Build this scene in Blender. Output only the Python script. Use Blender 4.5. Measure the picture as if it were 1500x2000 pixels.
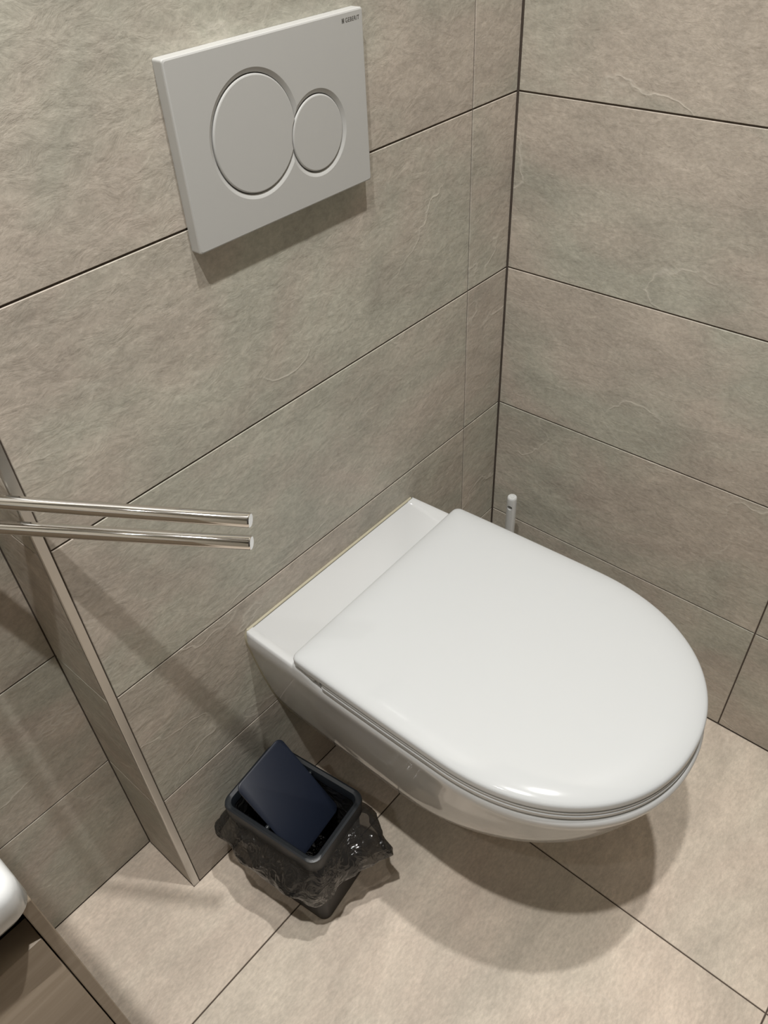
import bpy, bmesh, math, random
from mathutils import Vector, Matrix, noise

for o in list(bpy.data.objects):
    bpy.data.objects.remove(o, do_unlink=True)
SC = bpy.context.scene
COL = SC.collection

# ------------------------------------------------------------------ camera
cam_d = bpy.data.cameras.new('camera')
cam = bpy.data.objects.new('camera', cam_d)
COL.objects.link(cam)
cam_d.sensor_fit = 'HORIZONTAL'
cam_d.sensor_width = 36.0
cam_d.lens = 1542.54 / 1500.0 * 36.0
cam_d.shift_x = 18.52 / 1500.0
cam_d.shift_y = 22.39 / 1500.0
cam_d.clip_start = 0.02
right = Vector((0.65717058, -0.75189778, -0.05269308))
up = Vector((0.52888249, 0.4101829, 0.74298943))
fwd = Vector((0.53703831, 0.51613924, -0.66722571))
M = Matrix((right, up, -fwd)).transposed().to_4x4()
M.translation = Vector((-0.9848, -0.6292, 1.2556))
cam.matrix_world = M
SC.camera = cam

# ------------------------------------------------------------------ world, lamps, exposure
world = bpy.data.worlds.new('room_world')
SC.world = world
world.use_nodes = True
bg = world.node_tree.nodes['Background']
bg.inputs[0].default_value = (0.9, 0.95, 1.0, 1)
bg.inputs[1].default_value = 0.02
CEIL = 2.50
for lx, ly, pw, sprd in ((-0.478, -0.51, 19.5, 165), (-1.02, -0.50, 12.6, 115), (-1.60, -0.45, 2.1, 130)):
    ld = bpy.data.lights.new('ceiling_downlight', 'AREA')
    ld.shape = 'DISK'
    ld.size = 0.045
    ld.energy = pw
    ld.color = (1.0, 0.985, 0.96)
    ld.spread = math.radians(sprd)
    lo = bpy.data.objects.new('ceiling_downlight', ld)
    lo.location = (lx, ly, CEIL - 0.012)
    COL.objects.link(lo)
SC.view_settings.view_transform = 'Standard'
SC.view_settings.look = 'None'
SC.view_settings.gamma = 1.0
SC.view_settings.use_curve_mapping = False
SC.view_settings.exposure = -0.15


# ------------------------------------------------------------------ helpers
def obj(name, bm, mat=None, parent=None, smooth=False, loc=None, angle=40):
    bmesh.ops.recalc_face_normals(bm, faces=bm.faces)
    me = bpy.data.meshes.new(name)
    bm.to_mesh(me)
    bm.free()
    if smooth:
        me.shade_smooth()
        me.set_sharp_from_angle(angle=math.radians(angle))
    if mat:
        me.materials.append(mat)
    o = bpy.data.objects.new(name, me)
    COL.objects.link(o)
    if loc is not None:
        o.location = loc
    if parent:
        o.parent = parent
    return o


def empty(name, loc=(0, 0, 0), rz=0.0):
    o = bpy.data.objects.new(name, None)
    o.location = loc
    o.rotation_euler = (0, 0, rz)
    o.empty_display_size = 0.05
    COL.objects.link(o)
    return o


def tag(o, label, cat, group=None):
    o['label'] = label
    o['category'] = cat
    if group:
        o['group'] = group
    return o


def struct(o, label=None):
    o['kind'] = 'structure'
    if label:
        o['label'] = label
    return o


def add_box(bm, a, b):
    x0, y0, z0 = a
    x1, y1, z1 = b
    v = [bm.verts.new(p) for p in ((x0, y0, z0), (x1, y0, z0), (x1, y1, z0), (x0, y1, z0),
                                   (x0, y0, z1), (x1, y0, z1), (x1, y1, z1), (x0, y1, z1))]
    for f in ((0, 3, 2, 1), (4, 5, 6, 7), (0, 1, 5, 4), (1, 2, 6, 5), (2, 3, 7, 6), (3, 0, 4, 7)):
        bm.faces.new([v[i] for i in f])
    return bm


def box(a, b, bev=0.0, seg=2):
    bm = bmesh.new()
    add_box(bm, a, b)
    if bev:
        bmesh.ops.bevel(bm, geom=bm.edges[:], offset=bev, segments=seg, affect='EDGES', profile=0.5)
    return bm


def rings(bm, loops, cap0=True, cap1=True, closed=True):
    """skin a list of equally long point loops"""
    vs = [[bm.verts.new(p) for p in lp] for lp in loops]
    n = len(vs[0])
    for a, b in zip(vs[:-1], vs[1:]):
        for i in range(n if closed else n - 1):
            j = (i + 1) % n
            bm.faces.new((a[i], a[j], b[j], b[i]))
    if cap0:
        bm.faces.new(vs[0][::-1])
    if cap1:
        bm.faces.new(vs[-1])
    return vs


def lathe(bm, prof, n=32, axis=((0, 0, 0), (0, 0, 1))):
    """profile of (radius, distance along axis)"""
    o = Vector(axis[0])
    d = Vector(axis[1]).normalized()
    q = d.to_track_quat('Z', 'Y')
    lps = []
    for r, h in prof:
        lps.append([o + d * h + q @ Vector((r * math.cos(2 * math.pi * k / n), r * math.sin(2 * math.pi * k / n), 0)) for k in range(n)])
    rings(bm, lps)
    return bm


def rrect(hx, hy, r, n=6):
    pts = []
    for cx, cy, a0 in ((hx - r, hy - r, 0), (-hx + r, hy - r, 90), (-hx + r, -hy + r, 180), (hx - r, -hy + r, 270)):
        for k in range(n + 1):
            a = math.radians(a0 + 90 * k / n)
            pts.append((cx + r * math.cos(a), cy + r * math.sin(a)))
    return pts


# ------------------------------------------------------------------ materials
def new_mat(name):
    m = bpy.data.materials.new(name)
    m.use_nodes = True
    nt = m.node_tree
    b = nt.nodes['Principled BSDF']
    return m, nt, b


def simple(name, col, rough=0.4, metal=0.0, spec=0.5, coat=0.0, noise_amt=0.03, scale=30):
    m, nt, b = new_mat(name)
    N, L = nt.nodes, nt.links
    tc = N.new('ShaderNodeTexCoord')
    nz = N.new('ShaderNodeTexNoise')
    nz.inputs['Scale'].default_value = scale
    nz.inputs['Detail'].default_value = 4
    L.new(tc.outputs['Object'], nz.inputs['Vector'])
    mx = N.new('ShaderNodeMix')
    mx.data_type = 'RGBA'
    mx.inputs[6].default_value = (*[c * (1 - noise_amt) for c in col], 1)
    mx.inputs[7].default_value = (*[min(1, c * (1 + noise_amt)) for c in col], 1)
    L.new(nz.outputs['Fac'], mx.inputs[0])
    L.new(mx.outputs[2], b.inputs['Base Color'])
    b.inputs['Roughness'].default_value = rough
    b.inputs['Metallic'].default_value = metal
    b.inputs['Specular IOR Level'].default_value = spec
    b.inputs['Coat Weight'].default_value = coat
    return m


def ramp(N, src, L, p0, p1, c0=(0, 0, 0, 1), c1=(1, 1, 1, 1)):
    r = N.new('ShaderNodeValToRGB')
    r.color_ramp.elements[0].position = p0
    r.color_ramp.elements[1].position = p1
    r.color_ramp.elements[0].color = c0
    r.color_ramp.elements[1].color = c1
    L.new(src, r.inputs[0])
    return r


def mixc(N, L, fac, a, b, mode='MIX'):
    m = N.new('ShaderNodeMix')
    m.data_type = 'RGBA'
    m.blend_type = mode
    for val, s in ((fac, m.inputs[0]), (a, m.inputs[6]), (b, m.inputs[7])):
        if hasattr(val, 'is_linked') or hasattr(val, 'links'):
            L.new(val, s)
        elif isinstance(val, (int, float)):
            s.default_value = val
        else:
            s.default_value = (*val, 1) if len(val) == 3 else val
    return m.outputs[2]


def tile_mat(name, warm, cool, light, streak=(1, 1, 1), vein=0.6, bump=0.35, fine=140.0, rough=0.55):
    """porcelain tile with a slate-like surface; each tile shows another piece of the pattern"""
    m, nt, b = new_mat(name)
    N, L = nt.nodes, nt.links
    tc = N.new('ShaderNodeTexCoord')
    oi = N.new('ShaderNodeObjectInfo')
    mul = N.new('ShaderNodeVectorMath')
    mul.operation = 'SCALE'
    mul.inputs[0].default_value = (31.0, 17.0, 23.0)
    L.new(oi.outputs['Random'], mul.inputs['Scale'])
    add = N.new('ShaderNodeVectorMath')
    add.operation = 'ADD'
    L.new(tc.outputs['Object'], add.inputs[0])
    L.new(mul.outputs[0], add.inputs[1])
    mp = N.new('ShaderNodeMapping')
    mp.inputs['Scale'].default_value = streak
    L.new(add.outputs[0], mp.inputs['Vector'])
    V = mp.outputs[0]

    def nz(scale, detail=5, rough_=0.6, dist=0.0, vec=V):
        n = N.new('ShaderNodeTexNoise')
        n.inputs['Scale'].default_value = scale
        n.inputs['Detail'].default_value = detail
        n.inputs['Roughness'].default_value = rough_
        n.inputs['Distortion'].default_value = dist
        L.new(vec, n.inputs['Vector'])
        return n.outputs['Fac']

    patch = ramp(N, nz(4.2, 4, 0.55, 0.6), L, 0.40, 0.62)
    c = mixc(N, L, patch.outputs[0], warm, cool)
    cloud = ramp(N, nz(7.5, 9, 0.68, 0.4), L, 0.28, 0.74, (0.78, 0.775, 0.77, 1), (1.18, 1.17, 1.16, 1))
    c = mixc(N, L, 1.0, c, cloud.outputs[0], 'MULTIPLY')
    sp = ramp(N, nz(fine, 3, 0.7), L, 0.25, 0.75, (0.84, 0.84, 0.83, 1), (1.16, 1.16, 1.16, 1))
    c = mixc(N, L, 1.0, c, sp.outputs[0], 'MULTIPLY')
    grain = ramp(N, nz(42, 6, 0.75, 0.5), L, 0.3, 0.72, (0.93, 0.92, 0.92, 1), (1.07, 1.07, 1.07, 1))
    c = mixc(N, L, 1.0, c, grain.outputs[0], 'MULTIPLY')
    # thin light cracks: ridge of a warped noise, kept to some places only
    rd = nz(2.8, 5, 0.48, 0.2)
    sub = N.new('ShaderNodeMath'); sub.operation = 'SUBTRACT'; sub.inputs[1].default_value = 0.5
    L.new(rd, sub.inputs[0])
    ab = N.new('ShaderNodeMath'); ab.operation = 'ABSOLUTE'
    L.new(sub.outputs[0], ab.inputs[0])
    line = ramp(N, ab.outputs[0], L, 0.0, 0.006, (1, 1, 1, 1), (0, 0, 0, 1))
    gate = ramp(N, nz(5.3, 2, 0.5), L, 0.47, 0.60)
    gm = N.new('ShaderNodeMath'); gm.operation = 'MULTIPLY'
    L.new(line.outputs[0], gm.inputs[0]); L.new(gate.outputs[0], gm.inputs[1])
    gv = N.new('ShaderNodeMath'); gv.operation = 'MULTIPLY'; gv.inputs[1].default_value = vein
    L.new(gm.outputs[0], gv.inputs[0])
    c = mixc(N, L, gv.outputs[0], c, light)
    L.new(c, b.inputs['Base Color'])
    b.inputs['Roughness'].default_value = rough
    b.inputs['Specular IOR Level'].default_value = 0.35
    # relief
    h1 = nz(34, 9, 0.62, 0.5)
    h2 = nz(9, 7, 0.6, 0.4)
    hs = N.new('ShaderNodeMath'); hs.operation = 'MULTIPLY_ADD'; hs.inputs[1].default_value = 0.9
    L.new(h1, hs.inputs[0]); L.new(h2, hs.inputs[2])
    hv = N.new('ShaderNodeMath'); hv.operation = 'MULTIPLY_ADD'; hv.inputs[1].default_value = 0.22
    L.new(gm.outputs[0], hv.inputs[0]); L.new(hs.outputs[0], hv.inputs[2])
    bp = N.new('ShaderNodeBump')
    bp.inputs['Strength'].default_value = bump
    bp.inputs['Distance'].default_value = 0.004
    L.new(hv.outputs[0], bp.inputs['Height'])
    L.new(bp.outputs[0], b.inputs['Normal'])
    return m


WALL_T = tile_mat('wall_tile_stone', (0.474, 0.425, 0.366), (0.440, 0.430, 0.366), (0.62, 0.58, 0.505), streak=(1.0, 1.0, 1.5), vein=0.50, bump=0.38)
FLOOR_T = tile_mat('floor_tile_stone', (0.625, 0.535, 0.446), (0.590, 0.525, 0.438), (0.72, 0.64, 0.55), streak=(0.75, 1.5, 1.0), vein=0.25, bump=0.22, fine=170.0)
GROUT = simple('brown_grout', (0.085, 0.065, 0.05), 0.9, noise_amt=0.15, scale=80)
CERAMIC = simple('white_ceramic', (0.56, 0.568, 0.565), 0.07, noise_amt=0.005)
SEATW = simple('white_duroplast', (0.55, 0.566, 0.570), 0.09, noise_amt=0.005)
PLATE = simple('matt_white_plastic', (0.46, 0.46, 0.445), 0.42, noise_amt=0.008)
CHROME = simple('chrome', (0.80, 0.79, 0.77), 0.07, metal=1.0, noise_amt=0.01)
ALU = simple('satin_aluminium', (0.56, 0.55, 0.53), 0.30, metal=1.0, noise_amt=0.04, scale=60)
SLATE = simple('slate_plastic', (0.010, 0.0125, 0.0155), 0.42, noise_amt=0.08)
NAVY = simple('dark_navy_plastic', (0.008, 0.012, 0.024), 0.5, noise_amt=0.08)
BINBLACK = simple('anthracite_plastic', (0.008, 0.008, 0.009), 0.5, noise_amt=0.08)
INK = simple('grey_print', (0.10, 0.095, 0.085), 0.6)
WHITEP = simple('white_brush_plastic', (0.56, 0.57, 0.56), 0.3, noise_amt=0.01)
SEAL = simple('yellowed_silicone', (0.40, 0.37, 0.27), 0.5, noise_amt=0.12, scale=50)
PAINT = simple('white_ceiling_paint', (0.72, 0.71, 0.69), 0.8)
DARKWALL = simple('darkened_unseen_wall', (0.05, 0.045, 0.04), 0.5)  # invented dark tone: darkens chrome reflections and lowers the bounced light
DARKHOLE = simple('dark_hollow', (0.03, 0.03, 0.03), 0.8)


def wood_mat():
    m, nt, b = new_mat('pale_oak_laminate')
    N, L = nt.nodes, nt.links
    tc = N.new('ShaderNodeTexCoord')
    mp = N.new('ShaderNodeMapping')
    mp.inputs['Scale'].default_value = (2.0, 8.0, 30.0)
    L.new(tc.outputs['Object'], mp.inputs['Vector'])
    n = N.new('ShaderNodeTexNoise')
    n.inputs['Scale'].default_value = 4.0
    n.inputs['Detail'].default_value = 6
    n.inputs['Distortion'].default_value = 0.8
    L.new(mp.outputs[0], n.inputs['Vector'])
    r = ramp(N, n.outputs['Fac'], L, 0.3, 0.72, (0.28, 0.222, 0.16, 1), (0.37, 0.30, 0.228, 1))
    L.new(r.outputs[0], b.inputs['Base Color'])
    b.inputs['Roughness'].default_value = 0.5
    return m


WOOD = wood_mat()


def film_mat():
    m, nt, b = new_mat('grey_plastic_film')
    N, L = nt.nodes, nt.links
    out = N['Material Output']
    b.inputs['Base Color'].default_value = (0.016, 0.0155, 0.015, 1)
    b.inputs['Roughness'].default_value = 0.13
    b.inputs['Specular IOR Level'].default_value = 0.6
    tc = N.new('ShaderNodeTexCoord')
    n = N.new('ShaderNodeTexNoise')
    n.inputs['Scale'].default_value = 40
    n.inputs['Detail'].default_value = 2
    n.inputs['Distortion'].default_value = 2.2
    L.new(tc.outputs['Object'], n.inputs['Vector'])
    bp = N.new('ShaderNodeBump')
    bp.inputs['Strength'].default_value = 0.85
    bp.inputs['Distance'].default_value = 0.006
    L.new(n.outputs['Fac'], bp.inputs['Height'])
    L.new(bp.outputs[0], b.inputs['Normal'])
    tr = N.new('ShaderNodeBsdfTransparent')
    tr.inputs[0].default_value = (0.74, 0.71, 0.66, 1)
    mx = N.new('ShaderNodeMixShader')
    mx.inputs[0].default_value = 0.78
    L.new(tr.outputs[0], mx.inputs[1])
    L.new(b.outputs[0], mx.inputs[2])
    L.new(mx.outputs[0], out.inputs['Surface'])
    return m


FILM = film_mat()

# ------------------------------------------------------------------ the room
H = 0.2418
ZR = [0.0, 0.2495]
while ZR[-1] + H < CEIL:
    ZR.append(ZR[-1] + H)
ZR.append(CEIL)
XE = -0.8035           # outer edge of the boxed-in wall
XT = -0.7920           # inner edge of the metal corner profile
DA = 0.1165            # depth of the alcove wall behind the boxed-in wall
XL, YF = -1.95, -1.55  # unseen ends of the room
G = 0.0011             # half a joint
TH = 0.0016            # how far tiles stand proud of the grout
_tile_cache = {}


def tile(parent, u0, u1, v0, v1, kind, off):
    """one tile; kind says which way it faces: back (-y), right (-x), floor (+z)"""
    w, h = u1 - u0 - 2 * G, v1 - v0 - 2 * G
    key = (round(w, 4), round(h, 4), kind)
    me = _tile_cache.get(key)
    c = 0.0006
    if me is None:
        bm = bmesh.new()
        lo = [(-w / 2, -h / 2), (w / 2, -h / 2), (w / 2, h / 2), (-w / 2, h / 2)]
        l2 = [(a - math.copysign(c, a), b - math.copysign(c, b)) for a, b in lo]
        def P(a, b, d):
            return {'back': (a, -d, b), 'right': (-d, a, b), 'floor': (a, b, d)}[kind]
        rings(bm, [[P(a, b, 0) for a, b in lo], [P(a, b, TH - c) for a, b in lo], [P(a, b, TH) for a, b in l2]], cap0=False)
        bmesh.ops.recalc_face_normals(bm, faces=bm.faces)
        out = {'back': Vector((0, -1, 0)), 'right': Vector((-1, 0, 0)), 'floor': Vector((0, 0, 1))}[kind]
        bm.faces.ensure_lookup_table()
        if bm.faces[-1].normal.dot(out) < 0:
            bmesh.ops.reverse_faces(bm, faces=bm.faces[:])
        me = bpy.data.meshes.new('tile')
        bm.to_mesh(me)
        bm.free()
        me.materials.append(FLOOR_T if kind == 'floor' else WALL_T)
        _tile_cache[key] = me
    o = bpy.data.objects.new('tile', me)
    cu, cv = (u0 + u1) / 2, (v0 + v1) / 2
    o.location = {'back': (cu, off, cv), 'right': (off, cu, cv), 'floor': (cu, cv, off)}[kind]
    COL.objects.link(o)
    o.parent = parent
    return o


wall_back = struct(obj('wall_back', box((XE + 0.002, TH, -0.05), (0.0 + TH, 0.35, CEIL)), GROUT), 'stone-tiled boxed-in wall behind the toilet')
for z0, z1 in zip(ZR[:-1], ZR[1:]):
    tile(wall_back, -0.1, -0.0008, z0, z1, 'back', TH)
    tile(wall_back, XT, -0.1, z0, z1, 'back', TH)
    # narrow return face of the boxing, facing the alcove
    tile(wall_back, 0.004, DA, z0, z1, 'right', XE + 0.002)
wall_alcove = struct(obj('wall_alcove', box((XL, DA + TH, -0.05), (XE + 0.002, 0.35, CEIL)), GROUT), 'stone-tiled wall set back left of the metal corner profile')
for z0, z1 in zip(ZR[:-1], ZR[1:]):
    tile(wall_alcove, XL, XE + 0.0005, z0, z1, 'back', DA + TH)
wall_right = struct(obj('wall_right', box((TH, YF, -0.05), (0.2, TH, CEIL)), GROUT), 'stone-tiled wall right of the toilet')
for z0, z1 in zip(ZR[:-1], ZR[1:]):
    tile(wall_right, -0.507, -0.0008, z0, z1, 'right', TH)
    tile(wall_right, YF, -0.507, z0, z1, 'right', TH)
floor = struct(obj('floor', box((XL, YF, -0.1), (0.0 + TH, DA + TH, -TH)), GROUT), 'beige stone-look tiled floor')
for y0, y1 in ((YF, -0.75), (-0.75, -0.15), (-0.15, DA)):
    for x0, x1 in ((-0.403, 0.0), (-1.603, -0.403), (XL, -1.603)):
        if y1 == DA and x0 < XE < x1:
            # cut around the corner of the boxed-in wall
            c = 0.0006
            cx, cy = (x0 + x1) / 2, (y0 + y1) / 2
            def ell(i):
                return [(x0 + G + i - cx, y0 + G + i - cy), (x1 - G - i - cx, y0 + G + i - cy), (x1 - G - i - cx, -0.0005 - i - cy), (XE - 0.0005 - i - cx, -0.0005 - i - cy), (XE - 0.0005 - i - cx, DA - 0.0005 - i - cy), (x0 + G + i - cx, DA - 0.0005 - i - cy)]
            bm = bmesh.new()
            rings(bm, [[(a, b, z) for a, b in ell(i)] for i, z in ((0, 0), (0, TH - c), (c, TH))], cap0=False)
            o = obj('tile', bm, FLOOR_T, floor, loc=(cx, cy, -TH))
        elif y1 == DA:
            tile(floor, x0, x1, y0, 0.0 if x1 > XE else DA, 'floor', -TH)
        else:
            tile(floor, x0, x1, y0, y1, 'floor', -TH)
struct(obj('wall_left', box((XL - 0.1, YF, 0), (XL, DA, CEIL)), WALL_T), 'tiled wall behind the washbasin, outside the picture')
struct(obj('wall_front', box((XL, YF - 0.1, 0), (0, YF, CEIL)), DARKWALL), 'unseen wall behind the viewer, made dark to cut bounced light, outside the picture')  # unseen and untiled, kept dark for its effect on reflections and ambient light
struct(obj('ceiling', box((XL, YF, CEIL), (0, DA, CEIL + 0.1)), PAINT), 'white ceiling, outside the picture')

bm = bmesh.new()
# L-shaped metal corner profile with a softly rounded nose
pr = [(XT - 0.0008, TH), (XT - 0.0008, -0.0004), (XE + 0.0015, -0.0004), (XE + 0.0004, 0.0001), (XE - 0.0001, 0.0012), (XE - 0.0001, 0.0035), (XE + 0.0018, 0.0035), (XE + 0.0018, TH)]
rings(bm, [[(x, y, 0.0) for x, y in pr], [(x, y, CEIL) for x, y in pr]])
struct(obj('trim_1', bm, ALU), 'satin metal corner profile on the edge of the boxed-in wall')

# ------------------------------------------------------------------ toilet
TX = -0.4200
TROT = 0.025           # the pan hangs a touch askew
HW, YN = 0.1877, -0.546


def d_outline(hw, yf, yb, rc=0.008, nside=10, nf=40):
    """closed D-shaped loop, starts at the back; hw half width, yf nose, yb back edge"""
    f = hw / HW
    y0 = yf * 0.3285 / 0.546
    b = y0 - yf
    def side_w(y):
        t = 1 - y / y0
        return hw - 0.0055 * f * max(0.0, t) ** 1.6
    rt = []
    for k in range(nf + 1):
        a = math.pi / 2 * k / nf
        rt.append((hw * max(0.0, math.cos(a)) ** (2 / 2.13), y0 - b * math.sin(a) ** (2 / 2.13)))
    rt[-1] = (0.0, yf)
    wb = side_w(yb)
    side = []
    for i in range(1, nside):
        y = (yb - rc) + (y0 - (yb - rc)) * i / nside
        side.append((side_w(y), y))
    corner = []
    for i in range(5):
        a = math.pi / 2 * i / 4
        corner.append((wb - rc + rc * math.sin(a), yb - rc + rc * math.cos(a)))
    half = corner + side + rt
    left = [(-x, y) for x, y in half[:-1]][::-1]
    return half + left


def askew(bm, flat_back=False):
    for v in bm.verts:
        x, y = v.co.x, v.co.y
        v.co.x, v.co.y = x - TROT * y, y + TROT * x
        if flat_back and y > -0.006:
            v.co.y = min(-0.0002, y)


def loops_profile(prof, hw, yf, yb, rc, cx=0.0, cyc=-0.30):
    lps = []
    for ins, z in prof:
        base = d_outline(hw, yf, yb, rc)
        sx = 1 - ins / hw
        sy0 = 1 - ins / (cyc - yf)
        sy1 = 1 - ins / (yb - cyc)
        lps.append([(cx + x * sx, cyc + (y - cyc) * (sy0 if y < cyc else sy1), z) for x, y in base])
    return lps


toilet = tag(empty('toilet', (TX, 0, 0)), 'white wall-hung toilet with closed lid', 'toilet')

# bowl: horizontal slices; the back stays flat on the wall
SL = [(.088, .050, -.205), (.09, .066, -.225), (.10, .080, -.244), (.12, .097, -.275), (.14, .1095, -.303), (.16, .120, -.330), (.18, .130, -.358), (.20, .1385, -.386), (.22, .146, -.413), (.24, .153, -.438), (.26, .159, -.460),
      (.28, .1640, -.480), (.30, .1682, -.498), (.32, .1722, -.512), (.34, .1760, -.5230), (.36, .1793, -.5315), (.375, .1816, -.5370), (.388, .1836, -.5413), (.397, .1850, -.5443), (.404, .1863, -.5470), (.411, .1874, -.5490), (.4175, .1880, -.5500)]
lps = []
for z, hw, yf in SL:
    lps.append([(x, y, z) for x, y in d_outline(hw, yf, 0.0, 0.004)])
zr = 0.4272
for ins, z in ((0.0006, .4205), (0.0022, .4238), (0.0050, .4262), (0.0090, zr), (0.030, zr), (0.034, .4255)):
    l = []
    for x, y in d_outline(.1880, -.5500, 0.0, 0.006):
        yy = -0.27 + (y + 0.27) * ((1 - ins / .279) if y < -.27 else 1)
        kk = 1.0 - 0.55 * max(0.0, min(1.0, (y + .16) / .06))
        l.append((x * (1 - ins * kk / .1877), yy, z))
    lps.append(l)
bm = bmesh.new()
rings(bm, lps)
# the deck between lid and wall stands a few millimetres above the rim
for v in bm.verts:
    if v.co.z > .4195 and v.co.y > -.125:
        t = min(1.0, max(0.0, (v.co.y + .125) / .02))
        v.co.z += 0.0095 * t * t * (3 - 2 * t) * min(1, (v.co.z - .4195) / .006)
askew(bm, True)
bowl = obj('bowl', bm, CERAMIC, toilet, smooth=True, angle=60)

# seat ring
bm = bmesh.new()
prof = [(.060, .4276), (.004, .4275), (.0016, .4282), (.0004, .4296), (.0, .4315), (.0, .4350), (.0010, .4358), (.0014, .4370), (.0010, .4382), (.0004, .4392), (.0006, .4412), (.0022, .4426), (.005, .4430), (.060, .4430)]
rings(bm, loops_profile(prof, .1874, -.5462, -.139, .006))
askew(bm)
obj('seat', bm, SEATW, toilet, smooth=True, angle=50)

# lid: slightly domed towards the edge, wraps down at the hinge
bm = bmesh.new()
prof = [(.060, .4441), (.004, .4440), (.0014, .4446), (.0, .4462), (.0, .4530), (.0006, .4552), (.0022, .4570), (.005, .4585), (.010, .4602), (.016, .4617), (.024, .4631), (.034, .4642), (.050, .4649), (.075, .4653), (.110, .4654)]
rings(bm, loops_profile(prof, HW, YN, -.089, .010))
# hinge wrap, extruded across
pf = [(-.139, .4475), (-.139, .4400), (-.1365, .4410), (-.134, .4430), (-.131, .4430), (-.127, .4405), (-.123, .4385), (-.119, .4380), (-.113, .4385), (-.107, .4400), (-.101, .4425), (-.096, .4455), (-.0925, .4485), (-.0908, .4515), (-.0908, .4535), (-.1100, .4540)]
NX = 24
lp = []
for i in range(NX + 1):
    u = math.sin((i / NX - .5) * math.pi)
    we = .1832
    x = we * u
    q = max(0.0, abs(x) - (we - .010))
    dy = .010 - math.sqrt(max(0.0, .010 ** 2 - q * q))
    lp.append([(x + math.copysign(.0012 * (-.089 - y) / .05, x) * abs(u) ** 8, y - dy * max(0.0, min(1.0, (y + .139) / .03)), z) for y, z in pf])
rings(bm, lp)
askew(bm)
obj('lid', bm, SEATW, toilet, smooth=True, angle=35)

# hinge pins in the slot between lid wrap and seat
for s in (-1, 1):
    bm = bmesh.new()
    lathe(bm, [(.0028, -.006), (.0030, -.005), (.0030, .005), (.0028, .006)], 14, ((s * .176, -.1325, .4385), (1, 0, 0)))
    askew(bm)
    obj('hinge_pin', bm, CHROME, toilet, smooth=True)

# silicone joint along the wall
bm = bmesh.new()
seal_pts = []
for z, hw, yf in SL:
    seal_pts.append((-hw + .0055 * hw / HW, z))
seal_pts.append((-.1818, .4285))
seal_pts.append((-.177, .4368))
seal_pts += [(x, .4374) for x in (-.12, 0, .12)]
seal_pts += [(-x, z) for x, z in seal_pts[:len(SL) + 2][::-1]]
lp = []
n = len(seal_pts)
for i, (x, z) in enumerate(seal_pts):
    a = Vector(seal_pts[max(0, i - 1)])
    b_ = Vector(seal_pts[min(n - 1, i + 1)])
    t = (b_ - a).normalized()
    nn = Vector((-t.y, t.x))
    r = 0.0009
    lp.append([(x - nn.x * r * .8, 0.0, z - nn.y * r * .8), (x + nn.x * r, 0.0, z + nn.y * r), (x + nn.x * r * .3, -0.0030, z + nn.y * r * .3), (x - nn.x * r * .8, -0.0034, z - nn.y * r * .8)])
rings(bm, lp)
sl = obj('silicone_seal', bm, SEAL, toilet, smooth=True)
sl['label'] = 'yellowed silicone joint along the wall'

# ------------------------------------------------------------------ flush plate
PXc, PZc = -0.4321, 1.0344
plate = tag(empty('flush_plate', (PXc, 0, PZc)), 'white dual flush plate with two round buttons above the toilet', 'flush plate')
LC, LR = (-0.4655 - PXc, 1.0368 - PZc), 0.0515
SCc, SR = (-0.3840 - PXc, 1.0185 - PZc), 0.0358
PT = 0.013


def union_loop(e1, n=72):
    """outline of the two button circles grown by e1, counter-clockwise"""
    R1, R2 = LR + e1, SR + e1
    pts = []
    for c, R, oc, oR in ((LC, R1, SCc, R2), (SCc, R2, LC, R1)):
        base = math.atan2(oc[1] - c[1], oc[0] - c[0])
        D = math.hypot(oc[0] - c[0], oc[1] - c[1])
        al = math.acos((R * R + D * D - oR * oR) / (2 * R * D))
        for k in range(n + 1):
            a = base + al + (2 * math.pi - 2 * al) * k / n
            pts.append((c[0] + R * math.cos(a), c[1] + R * math.sin(a)))
    return pts


def cut_loop(e, gap, n=72):
    """large circle shrunk by e with the small circle bitten out"""
    R, r = LR - e, SR + gap + e
    D = math.hypot(SCc[0] - LC[0], SCc[1] - LC[1])
    base = math.atan2(SCc[1] - LC[1], SCc[0] - LC[0])
    al = math.acos((R * R + D * D - r * r) / (2 * R * D))
    pts = []
    for k in range(n + 1):
        a = base + al + (2 * math.pi - 2 * al) * k / n
        pts.append((LC[0] + R * math.cos(a), LC[1] + R * math.sin(a)))
    be = math.acos((r * r + D * D - R * R) / (2 * r * D))
    m = 18
    for k in range(1, m):
        a = base + math.pi + be - 2 * be * k / m
        pts.append((SCc[0] + r * math.cos(a), SCc[1] + r * math.sin(a)))
    return pts


bm = bmesh.new()
hx, hz = 0.123, 0.082
ol = []
for ins, y in ((0.0, -0.0002), (0.0, -0.0112), (0.0005, -0.0124), (0.0017, -PT)):
    ol.append([(x, y, z) for x, z in rrect(hx - ins, hz - ins, 0.0022, 4)])
vo = rings(bm, ol, cap0=False, cap1=False)
il = [[(x, y, z) for x, z in union_loop(e)] for e, y in ((0.0050, -PT), (0.0042, -PT + .0003), (0.0008, -PT + .0022), (0.0004, -PT + .0060))]
vi = rings(bm, il, cap0=False, cap1=True)
edges = []
for lp_ in (vo[-1], vi[0]):
    for i in range(len(lp_)):
        e = bm.edges.get((lp_[i], lp_[(i + 1) % len(lp_)]))
        edges.append(e)
filled = bmesh.ops.triangle_fill(bm, edges=edges, use_beauty=True)
for f in bm.faces:
    f.smooth = True
for f in filled['geom']:
    if isinstance(f, bmesh.types.BMFace):
        for e in f.edges:
            e.smooth = len([g for g in e.link_faces if abs(g.normal.y) > .999]) == 2
cp = obj('cover_plate', bm, PLATE, plate, smooth=False)
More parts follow.
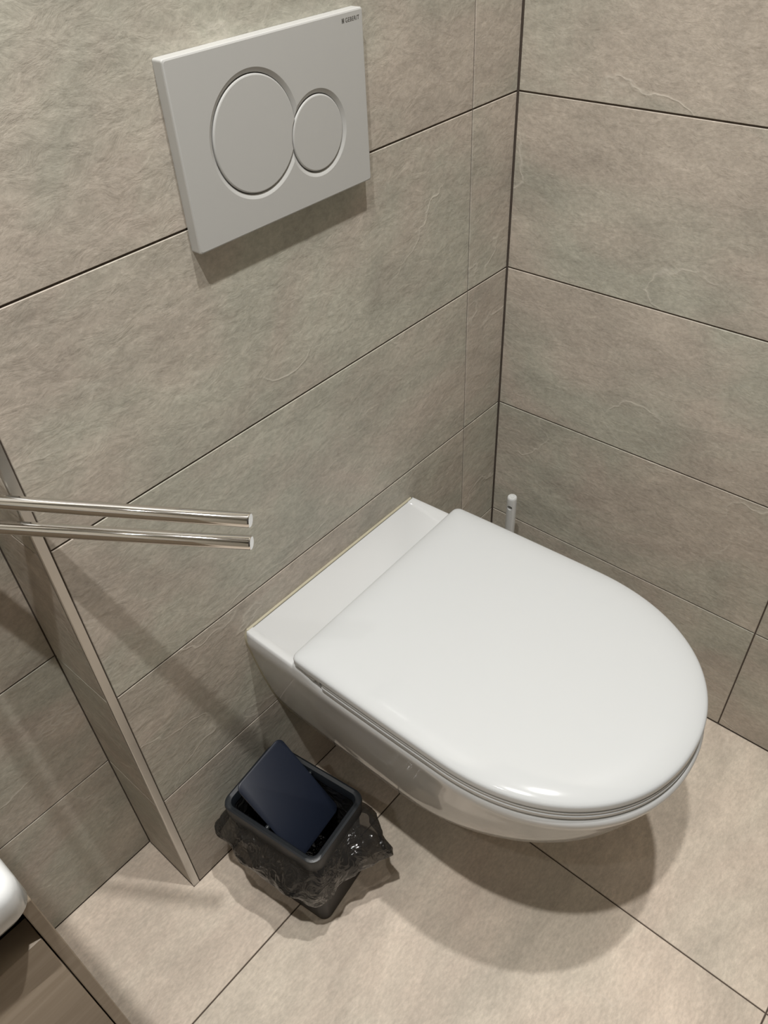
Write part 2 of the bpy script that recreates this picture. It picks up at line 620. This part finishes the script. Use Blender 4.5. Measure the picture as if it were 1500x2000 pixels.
for p_ in cp.data.polygons:
    p_.use_smooth = not (len(p_.vertices) == 3)
cp.data.set_sharp_from_angle(angle=math.radians(9))


def button(loopf, name):
    bm = bmesh.new()
    lps_ = []
    for e, y in ((0.0, -PT + .0055), (0.0, -PT + .0016), (0.0004, -PT + .0008), (0.0014, -PT + .0004)):
        lps_.append([(x, y, z) for x, z in loopf(e)])
    rings(bm, lps_)
    return obj(name, bm, PLATE, plate, smooth=True, angle=9)


lb = button(lambda e: cut_loop(e + .0002, 0.0005), 'full_flush_button')
lb['label'] = 'large round flush button'
sb_ = button(lambda e: [(SCc[0] + (SR - .0002 - e) * math.cos(2 * math.pi * k / 80), SCc[1] + (SR - .0002 - e) * math.sin(2 * math.pi * k / 80)) for k in range(80)], 'half_flush_button')
sb_['label'] = 'small round flush button'


def text_mesh(name, body, size, mat, parent, loc, rot, sx=1.0):
    cu = bpy.data.curves.new(name, 'FONT')
    cu.body = body
    cu.size = size
    cu.extrude = 0.0001
    cu.offset = 0.00003
    cu.space_character = 1.12
    cu.align_x = 'LEFT'
    t = bpy.data.objects.new(name, cu)
    COL.objects.link(t)
    bpy.context.view_layer.update()
    me = bpy.data.meshes.new_from_object(t.evaluated_get(bpy.context.evaluated_depsgraph_get()))
    bpy.data.objects.remove(t, do_unlink=True)
    me.name = name
    w = max(v.co.x for v in me.vertices) - min(v.co.x for v in me.vertices)
    me.materials.clear()
    me.materials.append(mat)
    o = bpy.data.objects.new(name, me)
    COL.objects.link(o)
    o.location = loc
    o.rotation_euler = rot
    o.scale = (sx, 1, 1)
    o.parent = parent
    return o, w


# printed word with its square mark, top right corner
x0, x1, zt = -0.3350 - PXc, -0.3150 - PXc, 1.1070 - PZc
word, ww = text_mesh('lettering', 'GEBERIT', 0.0052, INK, plate, (x0, -PT - .00005, zt), (math.pi / 2, 0, 0))
word.scale = ((x1 - x0) / ww, 1, 1)
word['label'] = 'small grey printed brand lettering'
bm = bmesh.new()
for i in range(2):
    add_box(bm, (x0 - .0046 + i * .0018, -PT - .00015, zt - .0001), (x0 - .0034 + i * .0018, -PT + .0001, zt + .0037))
add_box(bm, (x0 - .0046, -PT - .00016, zt + .0012), (x0 - .0016, -PT + .0001, zt + .0024))
obj('printed_mark', bm, INK, plate)

# ------------------------------------------------------------------ waste bin
BC, BR = (-0.6640, -0.1205), math.radians(7.5)
BH = 0.215
bin_ = tag(empty('waste_bin', (*BC, 0), BR), 'small dark rectangular bin with an open swing flap beside the toilet', 'bin')


def rr3(hx, hy, r, z, n=6):
    return [(x, y, z) for x, y in rrect(hx, hy, r, n)]


bm = bmesh.new()
rings(bm, [rr3(.0515, .0725, .013, 0.0), rr3(.0540, .0750, .014, .003), rr3(.0575, .0805, .016, .190), rr3(.0555, .0785, .014, .190), rr3(.0515, .0725, .012, .005)])
obj('body', bm, BINBLACK, bin_, smooth=True)
bm = bmesh.new()
rings(bm, [rr3(.0592, .0832, .017, BH - .031), rr3(.0606, .0846, .018, BH - .031), rr3(.0620, .0860, .017, BH - .006), rr3(.0612, .0852, .017, BH - .0015), rr3(.0585, .0825, .017, BH),
           rr3(.0535, .0775, .012, BH - .0015), rr3(.0512, .0752, .010, BH - .006), rr3(.0505, .0745, .010, BH - .016), rr3(.0540, .0780, .012, BH - .016)], cap0=False, cap1=False)
obj('rim_frame', bm, SLATE, bin_, smooth=True)
# swing flap standing open, hinged across the short way
bm = bmesh.new()
fl = [rr3(.0480 - e, .073 - e, .010, z) for e, z in ((.0012, -.002), (0, -.001), (0, .001), (.0012, .002))]
rings(bm, fl)
ang = math.radians(49)
bmesh.ops.rotate(bm, verts=bm.verts, cent=(0, 0, 0), matrix=Matrix.Rotation(ang, 3, 'X'))
bmesh.ops.translate(bm, verts=bm.verts, vec=(0.000, 0.007, BH - .003))
flap = obj('swing_flap', bm, NAVY, bin_, smooth=True)
flap['label'] = 'dark blue swing flap tipped open'
for s in (-1, 1):
    bm = bmesh.new()
    lathe(bm, [(.003, -.003), (.0034, -.0025), (.0034, .0025), (.003, .003)], 12, ((s * .0495, .007, BH - .006), (1, 0, 0)))
    obj('pivot', bm, SLATE, bin_, smooth=True)

# ------------------------------------------------------------------ bin bag
random.seed(4)
NS, NT = 132, 15
per = rrect(.0600, .0820, .017, 8)


def resample(pts, n):
    L_ = [0]
    m = len(pts)
    for i in range(m):
        L_.append(L_[-1] + math.dist(pts[i], pts[(i + 1) % m]))
    out = []
    j = 0
    for k in range(n):
        s = L_[-1] * k / n
        while L_[j + 1] < s:
            j += 1
        t = (s - L_[j]) / (L_[j + 1] - L_[j])
        a, b = pts[j], pts[(j + 1) % m]
        out.append((a[0] + (b[0] - a[0]) * t, a[1] + (b[1] - a[1]) * t))
    return out


per = resample(per, NS)
# hem height and flare around the bin: (direction in degrees, flare, hem height)
CT = [(-180, .030, .122), (-150, .031, .118), (-126, .019, .108), (-110, .020, .114), (-94, .030, .120), (-82, .046, .124), (-75, .062, .126), (-68, .044, .130), (-54, .018, .132), (-15, .010, .130), (30, .010, .130), (54, .012, .13), (90, .014, .13), (126, .020, .135), (150, .027, .126), (180, .030, .122)]


def ctrl(a):
    for (a0, f0, h0), (a1, f1, h1) in zip(CT[:-1], CT[1:]):
        if a0 <= a <= a1:
            t = (a - a0) / (a1 - a0)
            t = t * t * (3 - 2 * t)
            return f0 + (f1 - f0) * t, h0 + (h1 - h0) * t
    return CT[0][1], CT[0][2]


bm = bmesh.new()
lps = []
for j in range(NT + 1):
    t = j / NT
    lp = []
    for x, y in per:
        a = math.degrees(math.atan2(y, x))
        fl_, hem = ctrl(a)
        d = Vector((x, y)).normalized()
        ztop = BH - .029
        bul = math.sin(min(1, t / .72) * math.pi / 2) * (1 - .30 * max(0, (t - .72) / .28))
        n1 = noise.noise(Vector((x * 26, y * 26, t * 1.8)))
        n2 = noise.noise(Vector((x * 60 + 5, y * 60, t * 3.5 + x * 30)))
        n3 = 1 - 2 * abs(noise.noise(Vector((x * 36 + t * 1.2, y * 36 - t * 1.0, t * 1.6 + 9))))
        n4 = 1 - 2 * abs(noise.noise(Vector((x * 85 + t * 5, y * 85 + t * 3, t * 7 + 2))))
        w = min(1, t * 5)
        off = .0012 + fl_ * bul + t * .009 * n1 + w * (.0020 * n2 + .0065 * (n3 - .4) + .0008 * (n4 - .4))
        off = max(off, .0006)
        hemn = .006 * noise.noise(Vector((x * 34, y * 34, 3.3)))
        z = ztop + (hem + hemn - ztop) * t + .003 * n2 * w
        lp.append((x + d.x * off, y + d.y * off, z))
    lps.append(lp)
# the film goes up under the rim frame and down inside as a crumpled liner
top_in = []
per_in = resample(rrect(.0515, .0735, .012, 8), NS)
inner = []
NI = 20
for j in range(NI + 1):
    t = j / NI
    lp = []
    for x, y in per_in:
        n2 = noise.noise(Vector((x * 80, y * 80, t * 9)))
        n3 = abs(noise.noise(Vector((x * 45 + t * 5, y * 45, t * 8 + 4))))
        s = 1 - .14 * t - (.09 * n3 + .05 * n2) * min(1, t * 4)
        lp.append((x * s, y * s, BH - .018 - t * .15 + .003 * n2 * t))
    inner.append(lp)
rings(bm, inner[::-1] + lps, cap0=True, cap1=False)
bag = obj('bin_bag', bm, FILM, None, smooth=True, angle=11, loc=(*BC, 0))
bag.rotation_euler = (0, 0, BR)
tag(bag, 'crumpled translucent grey plastic bag folded over the bin rim', 'bag')

# ------------------------------------------------------------------ toilet brush behind the toilet
HB = (-0.062, -0.0795)
holder = tag(empty('brush_holder', (*HB, 0)), 'white toilet brush holder hidden behind the toilet lid in the corner', 'brush holder')
bm = bmesh.new()
lathe(bm, [(.040, 0), (.0425, .002), (.044, .12), (.0435, .122), (.0420, .122), (.0405, .006)], 36)
obj('pot', bm, WHITEP, holder, smooth=True)
brush = tag(empty('toilet_brush', (*HB, 0)), 'white toilet brush handle with a hole, rising behind the toilet lid', 'toilet brush')
bm = bmesh.new()
lathe(bm, [(.0084, .105), (.0086, .106), (.0086, .3545), (.0082, .3572), (.0070, .3585), (.0046, .3585), (.0044, .3579), (.0030, .3579), (.0029, .3585)], 36)
hd = obj('handle', bm, WHITEP, brush, smooth=True)
# hanging hole through the handle, seen from the left
cutbm = bmesh.new()
lathe(cutbm, [(.0046, -.02), (.0046, .02)], 24, ((0, 0, .338), (1, 0.15, 0)))
cut = obj('cutter', cutbm, WHITEP)
md = hd.modifiers.new('hole', 'BOOLEAN')
md.operation = 'DIFFERENCE'
md.solver = 'EXACT'
md.object = cut
cut.location = (*HB, 0)
bpy.context.view_layer.update()
me = bpy.data.meshes.new_from_object(hd.evaluated_get(bpy.context.evaluated_depsgraph_get()))
hd.modifiers.clear()
hd.data = me
me.set_sharp_from_angle(angle=math.radians(35))
bpy.data.objects.remove(cut, do_unlink=True)
bm = bmesh.new()
lathe(bm, [(.012, .012), (.030, .02), (.034, .045), (.032, .08), (.014, .104), (.0086, .106)], 28)
obj('bristles', bm, WHITEP, brush, smooth=True)

# ------------------------------------------------------------------ double towel rail
rail = tag(empty('towel_rail', (-0.868, DA, 0.80)), 'chrome swivel towel rail with two bars in front of the wall', 'towel rail')


def rel(p):
    return Vector(p) - Vector((-0.868, DA, 0.80))


def tube(a, b, prof, n=28):
    bm = bmesh.new()
    a, b = Vector(a), Vector(b)
    Ln = (b - a).length
    lathe(bm, [(r, (h if h >= 0 else Ln + h) if not isinstance(h, str) else Ln) for r, h in prof], n, (a, b - a))
    return bm


RB = 0.0066
U0, U1, UZ = (-0.8665, 0.080), (-0.6918, -0.2022), 0.815
D0, D1, DZ = (-0.8710, 0.080), (-0.6915, -0.1963), 0.785
for (p0, p1, z) in ((U0, U1, UZ), (D0, D1, DZ)):
    a, b_ = rel((*p0, z)), rel((*p1, z))
    bm = tube(a, b_, [(RB * .9, 0.0), (RB, 0.0006), (RB, -0.0012), (RB * .93, -0.0004), (RB * .86, 'e')])
    obj('bar', bm, CHROME, rail, smooth=True, angle=30)
for p0, z in ((U0, UZ), (D0, DZ)):
    bm = bmesh.new()
    lathe(bm, [(.0105, -.014), (.0115, -.013), (.0115, .013), (.0105, .014)], 28, (rel((*p0, z)), (0, 0, 1)))
    obj('swivel_collar', bm, CHROME, rail, smooth=True)
bm = bmesh.new()
lathe(bm, [(.0055, -.040), (.0055, .040)], 20, (rel((-.8685, .080, .80)), (0, 0, 1)))
obj('pivot_pin', bm, CHROME, rail, smooth=True)
bm = box(tuple(rel((-.878, .086, .792))), tuple(rel((-.858, DA - .004, .808))), .001, 1)
obj('bracket', bm, CHROME, rail)
bm = bmesh.new()
lathe(bm, [(.0200, 0), (.0210, .0008), (.0210, .006), (.0195, .0075)], 32, (rel((-.868, DA, .80)), (0, -1, 0)))
obj('wall_rose', bm, CHROME, rail, smooth=True)

# ------------------------------------------------------------------ vanity unit and washbasin
CXR, CYF = -0.9850, -0.345
CZT = 0.818
CXL = -1.72
cab = tag(empty('vanity_cabinet', (CXR, CYF, 0.30)), 'pale wood vanity cabinet under the washbasin', 'cabinet')


def cb(a, b):
    o_ = Vector((CXR, CYF, 0.30))
    return tuple(Vector(a) - o_), tuple(Vector(b) - o_)


SPT = 0.0072
a, b_ = cb((CXR - SPT, CYF, .30), (CXR, DA, CZT))
obj('side_panel', box(a, b_, .0006, 1), WOOD, cab)
a, b_ = cb((CXL, CYF, .30), (CXL + SPT, DA, CZT))
obj('side_panel', box(a, b_, .0006, 1), WOOD, cab)
a, b_ = cb((CXL + SPT, CYF + .045, .30), (CXR - SPT, DA - .016, .74))
obj('drawer_box', box(a, b_), BINBLACK, cab)
a, b_ = cb((CXL + SPT, DA - .014, .30), (CXR - SPT, DA, CZT))
obj('back_panel', box(a, b_), BINBLACK, cab)
a, b_ = cb((CXL + SPT, CYF + .045, .742), (CXR - SPT, CYF + .060, CZT))
obj('cross_rail', box(a, b_), BINBLACK, cab)
DR = CXR - SPT - .0008
a, b_ = cb((CXL + SPT + .002, CYF, .545), (DR, CYF + .0185, .779))
obj('drawer_front', box(a, b_, .0008, 2), WOOD, cab, smooth=True)
a, b_ = cb((CXL + SPT + .002, CYF, .302), (DR, CYF + .0185, .540))
obj('drawer_front', box(a, b_, .0008, 2), WOOD, cab, smooth=True)

basin = tag(empty('washbasin', (CXR, CYF, CZT)), 'white ceramic washbasin corner on the vanity cabinet', 'washbasin')
bm = bmesh.new()
BX0, BX1, BY0, BY1 = CXL - .002, -0.9842, -0.3535, DA - .0005
cxm, cym = (BX0 + BX1) / 2, (BY0 + BY1) / 2
hxw, hyw = (BX1 - BX0) / 2, (BY1 - BY0) / 2
bl = []
for ins, r, z in ((.006, .010, .818), (.002, .012, .8205), (.0, .012, .825), (.0, .012, .842), (.0010, .012, .8460), (.003, .012, .8485), (.006, .012, .850), (.050, .05, .850), (.056, .05, .846), (.075, .07, .800), (.11, .07, .765), (.18, .03, .755)):
    bl.append([(cxm + x - CXR, cym + y - CYF, z - CZT) for x, y in rrect(hxw - ins, hyw - ins, r, 8)])
rings(bm, bl)
obj('bowl', bm, CERAMIC, basin, smooth=True, angle=60)
